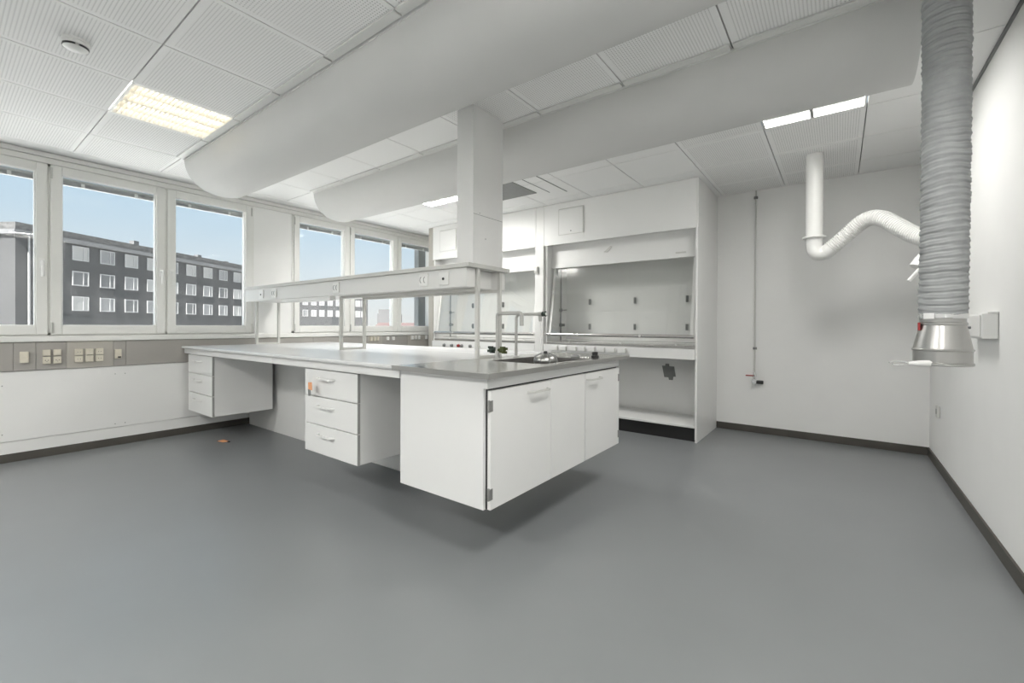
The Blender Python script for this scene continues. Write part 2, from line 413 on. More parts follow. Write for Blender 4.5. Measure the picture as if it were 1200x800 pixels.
def pull(mb, x, y, z, L, axis='x', out=-1):
    # flat bar with splayed feet; profile in the plane of the bar, thickness along z
    p = .036; h = .0055
    prof = [(-L/2, 0), (-L/2+.012, 0), (-L/2+.034, p-.010), (L/2-.034, p-.010), (L/2-.012, 0), (L/2, 0), (L/2-.026, p), (-L/2+.026, p)]
    pts = [((x+u, y+out*v) if axis == 'x' else (x+out*v, y+u)) for u, v in prof]
    A = [mb.bm.verts.new((a, b, z-h)) for a, b in pts]; B2 = [mb.bm.verts.new((a, b, z+h)) for a, b in pts]
    for q in ((0, 1, 2, 7), (2, 3, 6, 7), (3, 4, 5, 6)):
        mb.bm.faces.new([A[k] for k in q]); mb.bm.faces.new([B2[k] for k in q][::-1])
    n = len(pts)
    for k in range(n): mb.bm.faces.new((A[k], A[(k+1) % n], B2[(k+1) % n], B2[k]))
    return mb
def drawer_unit(x0, label, loc_only=False):
    W = .615 if False else .62
    u = thing('drawer_unit', label, 'drawer unit', (x0, 1.56, .257), 'drawer units under the bench')
    x1 = x0+W
    B('body', M_FURN, u, (x0, x1, 1.582, 2.10, .257, .824), bevel=.002)
    for k, (a, b) in enumerate(((.640, .818), (.450, .634), (.257, .444))):
        d = B('drawer', M_FURN, u, (x0, x1-.003, 1.561, 1.580, a, b), bevel=.0015)
        B('edge_shade', M_EDGE, d, (x1-.003, x1, 1.562, 1.580, a, b), bevel=0)  # grey strip puts the shading of the front's side edge into colour
        pull(MB(), x0+.275, 1.561, b-.055, .20).build('handle', M_SOCKW, d)
    return u
u1 = drawer_unit(-2.965, 'three-drawer unit hung under the bench beside the sink cabinet, tag on its top handle')
u2 = dup(u1, (-5.255, 1.56, .257), 'three-drawer unit hung under the bench against the window wall')

k = thing('key_tag', 'orange and grey tag hanging from the top drawer handle next to the sink cabinet', 'tag', (-2.79, 1.522, .64))
MB().prism([(-2.835, .735), (-2.79, .738), (-2.787, .685), (-2.833, .690)], 'y', 1.512, 1.515).build('paper_label', M_ORANGE, k)
MB().prism([(-2.836, .689), (-2.803, .686), (-2.803, .648), (-2.830, .645)], 'y', 1.511, 1.514).build('grey_fob', M_GREYPLATE, k)
MB().tube([(-2.815, 1.514, .736), (-2.815, 1.530, .772), (-2.815, 1.518, .772), (-2.815, 1.5135, .736)], .0012, 6).build('string', M_SOCKW, k)

# sink cabinet
XS = -1.285
s = thing('sink_cabinet', 'white suspended sink cabinet with two doors at the end of the island', 'cabinet', (-1.6, 2.28, .26))
B('body', M_FURN, s, (-1.905, -1.887, 1.533, 3.025, .262, .8772), (-1.887, XS-.028, 1.533, 1.551, .262, .8772), (-1.887, XS-.028, 3.007, 3.025, .262, .8772), (-1.887, XS-.028, 1.551, 3.007, .262, .280), (XS-.028, XS-.004, 1.533, 3.025, .826, .8772), bevel=0)
B('door_gap', M_GAP, s, (XS-.0275, XS-.020, 1.550, 3.015, .264, .825), bevel=0)
B('gap_shade', M_GAP, s, (XS-.019, XS-.004, 2.0795, 2.0825, .266, .814), bevel=0)  # dark strips stand in for the shade in the door seams
B('gap_shade', M_GAP, s, (XS-.019, XS-.004, 2.4895, 2.4955, .266, .814), bevel=0)
for k, (a, b, hy, lab) in enumerate(((1.552, 2.079, 1.945, 1), (2.496, 3.022, 2.60, 2))):
    d = B('door', M_FURN, s, (XS-.019, XS, a, b, .262, .816), bevel=.0015)
    pull(MB(), XS, hy, .775, .20, 'y', 1).build('handle', M_METALG, d)
    hy2 = 1.545 if k == 0 else 3.024
    for z0 in (.745, .335):
        mb = MB(); mb.lathe([(.006, z0-.028), (.006, z0+.028)], XS-.006, hy2, 10); mb.box(XS-.002, XS+.002, min(hy2, hy2+(.022 if k == 0 else -.022)), max(hy2, hy2+(.022 if k == 0 else -.022)), z0-.026, z0+.026)
        mb.build('hinge', M_HINGE, s, smooth=True)
B('fixed_panel', M_FURN, s, (XS-.019, XS, 2.083, 2.489, .262, .818), bevel=.0015)

# steel sink top (frame with a hole)
BX0, BX1, BY0, BY1 = -1.74, -1.345, 2.09, 2.62
st = thing('steel_sink_top', 'stainless steel sink top with raised rim at the island end', 'sink', (-1.6, 2.3, .87))
B('steel_surface', M_STEEL, st, (-1.93, BX0, 1.50, 3.11, .8775, .9), (BX1, -1.255, 1.50, 3.11, .8775, .9), (BX0, BX1, 1.50, BY0, .8775, .9), (BX0, BX1, BY1, 3.11, .8775, .9), bevel=0)
B('rim', M_STEELD, st, (-1.2545, -1.246, 1.4915, 3.1185, .877, .9025), (-1.93, -1.2545, 1.4915, 1.4995, .877, .9025), (-1.93, -1.2545, 3.1105, 3.1185, .877, .9025), bevel=0)
B('basin', M_STEEL, st, (BX0, BX0+.004, BY0, BY1, .70, .897), (BX1-.004, BX1, BY0, BY1, .70, .897), (BX0, BX1, BY0, BY0+.004, .70, .897), (BX0, BX1, BY1-.004, BY1, .70, .897), (BX0, BX1, BY0, BY1, .696, .70), bevel=0)
# sink cabinet body must not fill the basin: the cabinet is closed, the basin sits in its own well
st2 = thing('overflow_strainer', 'dark steel dome strainer standing in the island sink basin', 'strainer', (-1.50, 2.36, .70))
MB().lathe([(.025, .701), (.025, .86), (.055, .862), (.072, .875), (.078, .90), (.066, .925), (.04, .938), (.015, .942)], -1.50, 2.36, 28).build('dome', M_STEELD, st2, smooth=True)
mb = MB()
for q in range(9):
    a = 2*PI*q/9; mb.tube([(-1.5+.079*math.cos(a), 2.36+.079*math.sin(a), .884), (-1.5+.070*math.cos(a), 2.36+.070*math.sin(a), .924), (-1.5+.03*math.cos(a), 2.36+.03*math.sin(a), .943)], .004, 6)
mb.build('ribs', M_GREYPLATE, st2, smooth=True)
MB().lathe([(.013, .940), (.015, .947), (.010, .957)], -1.50, 2.36, 16).build('knob', M_DARK, st2, smooth=True)
o = MB().lathe([(.026, .9003), (.028, .912), (.020, .918), (.020, .930), (.024, .934), (.018, .940)], -1.35, 2.76, 20).build('sink_plug', M_DARK, None, smooth=True)
tag(o, 'black rubber plug lying on the steel top near the far corner', 'plug')
o = MB().lathe([(.03, .9003), (.034, .908), (.022, .918), (.01, .924)], -1.46, 2.68, 20).build('drain_cap', M_GREYPLATE, None, smooth=True)
tag(o, 'flat dark drain cap on the steel top right behind the basin', 'cap')
mb = MB()
for q in range(9): mb.lathe([(.0035, .9003), (.0045, .903), (.002, .906)], -1.39+.006*math.sin(q*2.2)+.012*q*.2, 2.63+.012*q, 8)
o = mb.build('plug_chain', M_CHROME, None, smooth=True); tag(o, 'bright ball chain lying on the steel top beside the drain cap', 'chain')

# taps
f = thing('swan_neck_tap', 'tall grey swan-neck mixer tap with dark green and olive handles', 'tap', (-1.767, 2.20, .9))
MB().lathe([(.026, .9003), (.026, .908), (.018, .915), (.016, .93)], -1.767, 2.2, 20).build('base', M_FAUCET, f, smooth=True)
MB().tube([(-1.767, 2.2, .905), (-1.767, 2.2, 1.15), (-1.767, 2.2, 1.198), (-1.72, 2.2, 1.198), (-1.62, 2.2, 1.198), (-1.575, 2.2, 1.198), (-1.575, 2.2, 1.15), (-1.575, 2.2, 1.118)], .0125, 14, smooth=2).build('spout', M_FAUCET, f, smooth=True)
for sgn, m_, nm in ((-1, M_GREEN, 'dark green handle'), (1, M_LIME, 'olive handle')):
    a = -1.767+sgn*.045; dx = sgn*.018
    mb = MB(); mb.tube([(-1.767, 2.2, .962), (a, 2.2, .962)], .010, 10)
    for q in range(4):
        an = PI*q/2+.5; mb.box(min(a-.012, a+.022*sgn), max(a+.012, a+.022*sgn), 2.2+.017*math.cos(an)-.008, 2.2+.017*math.cos(an)+.008, .962+.017*math.sin(an)-.008, .962+.017*math.sin(an)+.008)
    mb.lathe([(.014, a-.016), (.018, a), (.012, a+.016)], 2.2, .962, 14, axis='x')
    h = mb.build('handle', m_, f, smooth=True); h['label'] = nm
f = thing('bench_valve_tap', 'thin grey pipe tap with black valve knob over the sink', 'tap', (-1.789, 2.435, .9))
MB().lathe([(.024, .9003), (.024, .906), (.014, .912)], -1.789, 2.435, 20).build('base', M_FAUCET, f, smooth=True)
MB().tube([(-1.789, 2.435, .905), (-1.789, 2.435, 1.13), (-1.789, 2.435, 1.19), (-1.74, 2.435, 1.197), (-1.64, 2.435, 1.197), (-1.575, 2.435, 1.197)], .0098, 12, smooth=2).build('pipe', M_FAUCET, f, smooth=True)
MB().lathe([(.013, -1.610), (.015, -1.590), (.013, -1.580)], 2.435, 1.197, 14, axis='x').build('valve_body', M_FAUCET, f, smooth=True)
mb = MB(); mb.lathe([(.010, -1.580), (.018, -1.572), (.014, -1.562), (.020, -1.552), (.016, -1.545)], 2.435, 1.197, 8, axis='x')
h = mb.build('knob', M_GREEN, f, smooth=True); MB().lathe([(.011, -1.5448), (.009, -1.540)], 2.435, 1.197, 14, axis='x').build('knob_cap', M_SOCKW, h, smooth=True)
MB().lathe([(.012, 1.187), (.013, 1.165), (.009, 1.148)], -1.592, 2.435, 14).build('nozzle', M_FAUCET, f, smooth=True)
MB().tube([(-1.592, 2.435, 1.15), (-1.590, 2.435, 1.0), (-1.594, 2.432, .80)], .0035, 8).build('drip_hose', M_SOCKW, f, smooth=True)

# bench shelf with service beam
r = thing('service_shelf', 'long white power-socket shelf on thin posts above the bench', 'shelf', (-1.95, 2.28, .9))
B('shelf_board', M_METALG, r, (XL+.11, -1.895, 2.06, 2.50, 1.497, 1.525), bevel=.002)
B('service_beam', M_METALW, r, (XL+.11, -1.925, 2.08, 2.16, 1.372, 1.496), (XL+.11, -1.925, 2.40, 2.48, 1.372, 1.496), (XL+.11, -1.99, 2.16, 2.40, 1.374, 1.492), bevel=.002)
B('end_plate', M_FURN, r, (-1.989, -1.984, 2.161, 2.399, 1.376, 1.494), bevel=0)
def frame(x, name='post_frame'):
    g = B(name, M_METALG, r, (x-.0125, x+.0125, 2.165, 2.190, .9003, 1.496 if x > -2.2 else 1.371), (x-.0125, x+.0125, 2.40, 2.425, .9003, 1.496 if x > -2.2 else 1.371), (x-.0125, x+.0125, 2.190, 2.40, .9003, .918), bevel=.002)
    return g
frame(-5.18); frame(-3.52); frame(-1.925+.005)
B('support_rail', M_METALG, r, (-3.52, -1.93, 2.17, 2.19, 1.352, 1.3715), (-3.52, -1.93, 2.40, 2.42, 1.352, 1.3715), bevel=.001)
def beam_socket(x, kind, label):
    s = thing('shelf_socket', label, 'socket', (x, 2.08, 1.434), 'sockets along the bench shelf')
    B('face_plate', M_SOCKW, s, (x-.045, x+.045, 2.068, 2.0798, 1.392, 1.478), bevel=.003)
    if kind == 2:
        for q in (-.019, .019):
            mb = MB()
            for a in range(7):
                an = PI*(.5+a/6.0); b_ = PI*(.5+(a+1)/6.0)
                if a < 6: mb.tube([(x+q+.014*math.cos(an), 2.067, 1.436+.020*math.sin(an)), (x+q+.014*math.cos(b_), 2.067, 1.436+.020*math.sin(b_))], .0022, 6)
            mb.build('outlet_recess', M_GREYPLATE, s)
    else:
        MB().lathe([(.009, 2.064), (.009, 2.0685)], x, 1.432, 14, axis='y').build('round_jack', M_DARK, s, smooth=True)
for x, kd, lb in ((-4.83, 1, 'data outlet on the bench shelf front, nearest the window wall'), (-4.55, 2, 'double outlet on the shelf front near the window wall'), (-3.43, 2, 'double outlet at the middle of the bench shelf front'),
                  (-2.33, 2, 'double outlet on the shelf front just left of the round jack'), (-2.13, 1, 'plate with black round jack at the sink end of the shelf front')):
    beam_socket(x, kd, lb)
sl = thing('shelf_light', 'slim white strip light fixed under the left half of the bench shelf', 'light', (-4.0, 2.2, 1.34))
B('housing', M_SOCKW, sl, (-4.42, -3.56, 2.09, 2.15, 1.342, 1.3715), bevel=.003)
B('diffuser', M_SOCKW, sl, (-4.40, -3.58, 2.10, 2.14, 1.336, 1.3425), bevel=.002)

# boxed column
p = thing('boxed_pillar', 'white boxed riser rising from the bench shelf to the ceiling', 'pillar', (-1.97, 2.27, 1.525))
B('casing', M_FURN, p, (-2.05, -1.905, 2.115, 2.425, 1.526, ZC-.002), bevel=.002)
B('joint_line', M_GAP, p, (-1.9052, -1.9046, 2.117, 2.423, 1.848, 1.850), bevel=0)
mb = MB()
for z in (1.70, 1.862): mb.lathe([(.004, -1.9052), (.003, -1.9035)], 2.18 if z > 1.8 else 2.24, z, 8, axis='x')
mb.build('screw', M_GREYPLATE, p)

# ================================================================ DUCTS
def duct(y0, x1, label):
    prof = []
    a, d = .290, .262; yc = y0+a
    for k in range(33):
        th = PI*k/32; c, s_ = math.cos(th), math.sin(th)
        prof.append((yc-a*math.copysign(abs(c)**.92, c), ZC-.002-d*abs(s_)**.92))
    o = thing('ceiling_duct', label, 'duct', (-2, yc, ZC-.002), 'half-round ducts under the ceiling')
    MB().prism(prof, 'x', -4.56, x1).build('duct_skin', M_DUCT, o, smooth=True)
    B('edge_seam', M_METALW, o, (-4.56, x1, y0-.006, y0+.004, ZC-.018, ZC-.002), (-4.56, x1, y0+2*a-.004, y0+2*a+.006, ZC-.018, ZC-.002))
    return o
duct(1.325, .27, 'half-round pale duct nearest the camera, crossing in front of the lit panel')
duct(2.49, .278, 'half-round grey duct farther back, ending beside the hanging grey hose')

# ================================================================ CEILING LIGHTS
def light(i, j, label, kind, power):
    x0 = X0+i*T; y0 = Y0+j*T; x1 = x0+T; y1 = y0+T
    L = thing('ceiling_light', label, 'light', (x0+T/2, y0+T/2, ZC), 'square recessed ceiling lights')
    B('housing', M_FRAMEL, L, (x0+.004, x0+.016, y0+.004, y1-.004, ZC-.002, ZC+.09), (x1-.016, x1-.004, y0+.004, y1-.004, ZC-.002, ZC+.09), (x0+.016, x1-.016, y0+.004, y0+.016, ZC-.002, ZC+.09), (x0+.016, x1-.016, y1-.016, y1-.004, ZC-.002, ZC+.09), (x0, x1, y0, y1, ZC+.09, ZC+.10), bevel=0)
    if kind == 'louvre':
        mb = MB(); n = 22
        for q in range(1, n):
            yy = y0+.016+(T-.032)*q/n; mb.box(x0+.016, x1-.016, yy-.0012, yy+.0012, ZC+.001, ZC+.028)
        mb.build('lamellae', M_LOUV, L)
        for q in (.25, .5, .75): B('divider', M_LOUV, L, (x0+T*q-(.006 if q == .5 else .002), x0+T*q+(.006 if q == .5 else .002), y0+.016, y1-.016, ZC-.001, ZC+.03), bevel=0)
    else:
        B('divider', M_EDGE, L, (x0+T/2-.010, x0+T/2+.010, y0+.016, y1-.016, ZC-.002, ZC+.02), bevel=0)
    ld = bpy.data.lights.new('lamp_tubes', 'AREA'); ld.shape = 'RECTANGLE'; ld.size = T-.05; ld.size_y = T-.05
    ld.energy = LAMP*power; ld.color = (1, .985, .955) if kind != 'louvre' else (1, .94, .82)
    lo = bpy.data.objects.new('lamp_tubes', ld); COL.objects.link(lo); lo.parent = L; lo.location = (0, 0, .05)
    return L
PW = {(2, 7): .034, (8, 7): .42, (2, 11): .72, (8, 11): .27, (2, 3): .7, (5, 3): .75, (8, 3): .5}
for (i, j), lb, kd in (((2, 7), 'lit louvred ceiling light in front of the nearer duct, above the windows', 'louvre'),
                       ((8, 7), 'added ceiling light overhead near the right wall, out of the frame', 'plain'),  # added above the frame to brighten the room
                       ((2, 11), 'lit ceiling light seen left of the white pillar behind the far duct', 'plain'),
                       ((8, 11), 'lit ceiling light with centre bar between the far duct and the white exhaust arm', 'plain'),
                       ((2, 3), 'added unseen ceiling light behind the camera on the window side', 'plain'),  # this row behind the camera is added for overall brightness
                       ((5, 3), 'added unseen ceiling light behind the camera in the middle', 'plain'),
                       ((8, 3), 'added unseen ceiling light behind the camera on the right-wall side', 'plain')):
    light(i, j, lb, kd, PW[(i, j)])

# grey vent panel with slots near the pillar
v = thing('ceiling_vent', 'grey rounded ceiling vent panel right of the pillar, with slots beside it', 'vent', (-2.8, 3.66, ZC))
B('grey_panel', M_GREYPLATE, v, (-3.20, -2.62, 3.40, 3.93, ZC-.006, ZC-.001), bevel=0)
B('slot', M_GREYPLATE, v, (-2.505, -2.497, 3.2, 4.0, ZC-.003, ZC-.0005), (-2.340, -2.328, 3.2, 4.08, ZC-.003, ZC-.0005), bevel=0)

# smoke detector
sd = thing('smoke_detector', 'round white smoke detector on the perforated ceiling top left', 'detector', (-3.115, .445, ZC))
MB().lathe([(.056, ZC-.0005), (.056, ZC-.012), (.052, ZC-.014)], -3.115, .445, 40).build('base', M_SOCKW, sd, smooth=True)
MB().lathe([(.052, ZC-.0145), (.054, ZC-.028), (.046, ZC-.031)], -3.115, .445, 40).build('body', M_SOCKW, sd, smooth=True)
mb = MB()
for q in range(4):
    for w_ in range(7):
        a = PI/2*q+.15+w_*.18; b_ = a+.18
        R = .051
        mb.hexa([(-3.115+R_*math.cos(t_), .445+R_*math.sin(t_), z_) for t_ in (a, b_) for R_ in (R-.01, R) for z_ in (ZC-.040, ZC-.031)])
mb.build('smoke_slots', M_DARK, sd)
MB().lathe([(.049, ZC-.040), (.044, ZC-.044), (.028, ZC-.048), (.02, ZC-.052), (.008, ZC-.053)], -3.115, .445, 40).build('cap', M_SOCKW, sd, smooth=True)

# ================================================================ FUME HOODS
def hood(x0, x1, full):
    # x0,x1: outer limits of the opening; right end carries a side panel when full
    lab = ('right-hand white fume hood with open lower bay and grey plate on its back' if full else 'left-hand white fume hood behind the bench, next to the windows')
    h = thing('fume_hood', lab, 'fume hood', ((x0+x1)/2, 4.8, 0), 'walk-up fume hoods on the back wall')
    yf, yb, ys = 4.42, 5.22, 4.55
    B('upper_panel', M_FURN, h, (x0, x1, yf, yf+.02, 2.075, ZC-.003), bevel=.001)
    # lintel fascia, set back
    MB().hexa([(x0+.03, yf+.12, 1.815), (x0+.03, yf+.14, 2.10), (x0+.03, yf+.14, 1.815), (x0+.03, yf+.16, 2.10), (x1-.01, yf+.12, 1.815), (x1-.01, yf+.14, 2.10), (x1-.01, yf+.14, 1.815), (x1-.01, yf+.16, 2.10)]).build('fascia', M_FURN, h, bevel=.001)
    B('soffit', M_FURN, h, (x0, x1, yf+.02, yf+.30, 2.10, 2.115), bevel=0)
    for a, b in ((x0, x0+.03), (x1-.012, x1)): B('side_wall', M_FURN, h, (a, b, yf+.02, yb, .02, 2.10), bevel=0)
    B('interior_lining', M_FURN, h, (x0+.03, x1-.012, 4.90, 4.92, .93, 2.0), (x0+.03, x1-.012, 4.56, 4.92, 1.99, 2.01), bevel=0)
    B('cupboard_back', M_FURN, h, (x0+.03, x1-.012, 4.98, 5.0, .06, .90), bevel=0)
    w_ = B('steel_worktop', M_STEEL, h, (x0+.03, x1-.012, yf+.01, 4.90, .905, .93), bevel=.002)
    B('apron', M_FURN, h, (x0, x1-.005, yf-.01, yf+.02, .797, .90), bevel=.002)
    B('base_shelf', M_FURN, h, (x0+.03, x1-.005, yf, 4.98, .135, .153), bevel=.001)
    B('plinth', M_BLACK, h, (x0+.03, x1-.005, yf+.03, yf+.05, 0, .134), bevel=0)
    # sash
    zb, zt = 1.035, 1.99
    def Y(z): return yf+.02+(z-1.0)*.15
    sx0, sx1 = x0+.05, x1-.03
    sash = MB()
    for a in (sx0, sx1-.032):
        sash.hexa([(a, Y(zb), zb), (a, Y(zt), zt), (a, Y(zb)+.02, zb), (a, Y(zt)+.02, zt), (a+.032, Y(zb), zb), (a+.032, Y(zt), zt), (a+.032, Y(zb)+.02, zb), (a+.032, Y(zt)+.02, zt)])
    sash.hexa([(sx0, Y(zt), zt), (sx0, Y(zt), zt+.03), (sx0, Y(zt)+.02, zt), (sx0, Y(zt)+.02, zt+.03), (sx1, Y(zt), zt), (sx1, Y(zt), zt+.03), (sx1, Y(zt)+.02, zt), (sx1, Y(zt)+.02, zt+.03)])
    sash = sash.build('sash_frame', M_METALW, h)
    for a, b in ((sx0+.032, (sx0+sx1)/2-.001), ((sx0+sx1)/2+.001, sx1-.032)):
        MB().hexa([(a, Y(zb)+.006, zb), (a, Y(zt)+.006, zt), (a, Y(zb)+.012, zb), (a, Y(zt)+.012, zt), (b, Y(zb)+.006, zb), (b, Y(zt)+.006, zt), (b, Y(zb)+.012, zb), (b, Y(zt)+.012, zt)]).build('glass_pane', M_SASHG, sash)
    mb = MB(); mb.tube([(x0+.035, yf+.005, 1.02), (x1-.02, yf+.005, 1.02)], .017, 14)
    mb.box(x0+.04, x1-.03, yf+.008, yf+.03, .998, 1.036)
    mb.build('sash_handle_bar', M_STEEL, sash, smooth=True)
    mb = MB()
    for q in (x0+.035, x0+.42, x1-.55): mb.lathe([(.014, yf-.018), (.016, yf-.014), (.012, yf)], q, 1.02, 14, axis='y')
    mb.build('bar_clamp', M_CHROME, sash, smooth=True)
    # airfoil with posts
    B('airfoil', M_STEEL, h, (x0+.20, x1-.02, yf+.02, yf+.14, .957, .962), bevel=.001)
    B('airfoil_post', M_METALW, h, *[(q-.006, q+.006, yf+.03, yf+.045, .93, .957) for q in (x0+.32, x0+.95, x1-.2)], bevel=0)
    # clamps on the back lining
    for xx in (x0+.37, x0+.945, x0+1.525):
        for zz in (1.418, 1.112):
            B('rod_clip', M_GREYPLATE, h, (xx-.011, xx+.011, 4.875, 4.90, zz-.035, zz+.035), (xx-.006, xx+.006, 4.865, 4.875, zz-.022, zz+.022), bevel=.002)
    # gas pipe on the left lining with two valves
    px_, py_ = x0+.045, 4.74
    MB().tube([(px_, py_, .94), (px_, py_, 1.90)], .008, 10).build('gas_pipe', M_GREYPLATE, h, smooth=True)
    for zz, L in ((1.132, .045), (1.318, .09)):
        mb = MB(); mb.lathe([(.018, zz-.02), (.02, zz), (.016, zz+.02)], px_, py_, 12); mb.tube([(px_, py_, zz), (px_+L, py_-.01, zz)], .009 if L < .06 else .005, 8)
        if L < .06: mb.lathe([(.016, px_+L-.015), (.018, px_+L+.012)], py_-.01, zz, 10, axis='x')
        mb.build('valve', M_GREYPLATE, h, smooth=True)
    return h
hr = hood(-2.835, -1.10, True)
B('end_panel', M_FURN, hr, (-1.100, -1.082, 4.400, YB-.002, .0, 2.072), (-1.100, -1.084, 4.425, YB-.002, 2.072, ZC-.004), bevel=.001)
for a, b, c, d in ((-2.64, -2.32, 2.468, 2.480), (-2.64, -2.32, 2.176, 2.188), (-2.64, -2.628, 2.188, 2.468), (-2.332, -2.32, 2.188, 2.468)): pass
ap = B('access_panel', M_FURN, hr, (-2.628, -2.318, 4.411, 4.4199, 2.182, 2.474), bevel=.003)
B('panel_frame', M_METALG, ap, (-2.636, -2.628, 4.413, 4.4199, 2.176, 2.480), (-2.318, -2.308, 4.406, 4.4199, 2.176, 2.480), (-2.628, -2.318, 4.406, 4.4199, 2.474, 2.482), (-2.628, -2.318, 4.413, 4.4199, 2.176, 2.182), bevel=.001)
MB().lathe([(.006, 4.409), (.007, 4.4115)], -2.47, 2.215, 10, axis='y').build('lock', M_DARK, ap)
pg = MB().prism([(-1.60, .675), (-1.565, .675), (-1.563, .700), (-1.525, .700), (-1.522, .672), (-1.468, .672), (-1.450, .560), (-1.475, .560), (-1.482, .520), (-1.522, .520), (-1.530, .548), (-1.575, .548)], 'y', 4.972, 4.980).build('cover_plate', M_GREYPLATE, hr)
pg['label'] = 'tilted dark grey plate on the bay back'
MB().prism([(-2.12, 1.952), (-2.04, 2.012), (-2.02, 2.005), (-2.08, 1.945)], 'y', 4.538, 4.545).build('scratch_plate', M_METALG, hr)
B('name_plate', M_METALG, hr, (-1.33, -1.23, 4.530, 4.536, 1.858, 1.872))
# service strip of sockets on the apron of the right hood
for q, xx in enumerate((-2.68, -2.56, -2.43, -2.32, -2.20, -2.08, -1.96, -1.84)):
    o = thing('apron_socket', 'small white socket box on the right hood apron, %s from the left in its row' % ('first', 'second', 'third', 'fourth', 'fifth', 'sixth', 'seventh', 'eighth')[q], 'socket', (xx, 4.41, .86), 'sockets on the right hood apron')
    B('box', M_SOCKW, o, (xx-.045, xx+.035, 4.395, 4.4098, .835, .885), bevel=.003); B('side_flap', M_METALG, o, (xx+.035, xx+.045, 4.392, 4.4098, .835, .885), bevel=.001)
hl = hood(-4.77, -2.96, False)
ap = B('access_panel', M_FURN, hl, (-4.61, -4.30, 4.411, 4.4199, 2.182, 2.474), bevel=.003)
B('panel_frame', M_METALG, ap, (-4.618, -4.61, 4.413, 4.4199, 2.176, 2.480), (-4.30, -4.292, 4.406, 4.4199, 2.176, 2.480), (-4.61, -4.30, 4.406, 4.4199, 2.474, 2.482), bevel=.001)
for xx, m_, nm in ((-4.51, M_GREYPLATE, 'grey knob on the left hood apron, leftmost'), (-4.36, M_GREYPLATE, 'grey knob just left of the red one on the left hood apron'), (-4.23, M_RED, 'red knob on the left hood apron'),
                   (-4.17, M_GREYPLATE, 'grey knob just right of the red one on the left hood apron'), (-4.01, M_GREYPLATE, 'grey knob on the left hood apron beside the shelf post'), (-3.86, M_GREYPLATE, 'grey knob on the left hood apron right of the shelf post')):
    o = thing('gas_tap', nm, 'tap', (xx, 4.40, .84), 'service knobs on the left hood apron')
    MB().lathe([(.022, 4.4102), (.022, 4.400), (.016, 4.385), (.013, 4.378)], xx, .84, 16, axis='y').build('knob_body', m_, o, smooth=True)
    B('grip', m_, o, (xx-.004, xx+.004, 4.372, 4.380, .822, .858))
# post between the hoods with its switch
o = B('hood_post', M_METALW, None, (-2.957, -2.838, 4.405, 5.22, .0, 2.074), (-2.957, -2.838, 4.42, 5.22, 2.076, ZC-.003), bevel=.002); tag(o, 'white upright post between the two fume hoods', 'post')
o = B('corner_post', M_TRUNK2, None, (-4.87, -4.775, 4.43, 5.22, .0, ZC-.003), bevel=.002); tag(o, 'narrow taupe upright between the window wall and the left fume hood', 'post')
o = thing('fan_switch', 'small grey switch box on the white post between the fume hoods', 'switch', (-2.925, 4.40, 1.80))
B('box', M_METALG, o, (-2.955, -2.905, 4.375, 4.4052, 1.755, 1.83), bevel=.004); B('key', M_SOCKW, o, (-2.942, -2.918, 4.370, 4.376, 1.775, 1.81), bevel=.002)

# ================================================================ RIGHT SIDE OBJECTS
# big hanging hose
hx, hy = .300, 2.20
g = thing('hanging_exhaust_hose', 'large grey corrugated exhaust hose hanging from the ceiling with a steel nozzle', 'hose', (hx, hy, .98))
bm = bmesh.new(); N = 64; rings = []; z = 1.158; ph = 0; rnd = random.Random(3)
K = 420; ztop = ZC-.002
jit = [rnd.uniform(-1, 1) for _ in range(80)]
for q in range(K+1):
    z = 1.158+(ztop-1.158)*q/K
    R = []
    cxo = hx+.004*math.sin((z-1.158)*2.2)
    for k_ in range(N):
        a = 2*PI*k_/N
        zz = z + .0030*math.sin(a+3*z)+.0012*math.sin(3*a+17*z)+.0006*math.sin(7*a+41*z)
        u = zz/.0235; iu = int(math.floor(u)); fu = u-iu
        big = .0042*(math.sin(PI*fu)**.6)
        u2 = zz/.0118+.35*math.sin(2*a+zz*9); small = .0010*math.sin(2*PI*u2)
        rr = .0615+.0013*jit[iu % 80]+big+small+.0006*math.sin(5*a+60*zz)
        R.append(bm.verts.new((cxo+rr*math.cos(a), hy+rr*math.sin(a), z)))
    rings.append(R)
for A, B_ in zip(rings, rings[1:]):
    for k_ in range(N): bm.faces.new((A[k_], A[(k_+1) % N], B_[(k_+1) % N], B_[k_]))
mb = MB(); mb.bm.free(); mb.bm = bm; mb.build('corrugated_hose', M_HOSE, g, smooth=False)
for p_ in g.children[0].data.polygons: p_.use_smooth = True
mb = MB(); mb.lathe([(.0655, 1.150), (.0675, 1.152), (.0675, 1.166), (.0655, 1.168)], hx, hy, 48); mb.box(hx-.058, hx-.030, hy-.066, hy-.052, 1.149, 1.169)
mb.build('hose_clamp', M_CHROME, g, smooth=True)
MB().lathe([(.062, 1.168), (.062, 1.138), (.0655, 1.134), (.0655, 1.128), (.063, 1.126), (.072, 1.08), (.079, 1.042), (.083, 1.040), (.083, 1.036), (.079, 1.033), (.079, .994), (.083, .991), (.083, .984), (.080, .982), (.074, .984), (.074, 1.03), (.058, 1.126)], hx, hy, 64, cap=False).build('steel_nozzle', M_STEELD, g, smooth=True)
mb = MB(); ca = math.radians(215)
P0 = Vector((hx+.117*math.cos(ca+.35), hy+.117*math.sin(ca+.35), .986)); D = Vector((-.80, -.60, 0)); 
P0 = Vector((hx-.052, hy-.068, .989)); D = Vector((-.86, -.45, 0)).normalized()
mb.tube([P0+D*-.015, P0+D*.02, P0+D*.055], .012, 10, rads=lambda i, n: (.013, .011, .006)[i])
mb.build('clamp_lever', M_METALW, g, smooth=True)
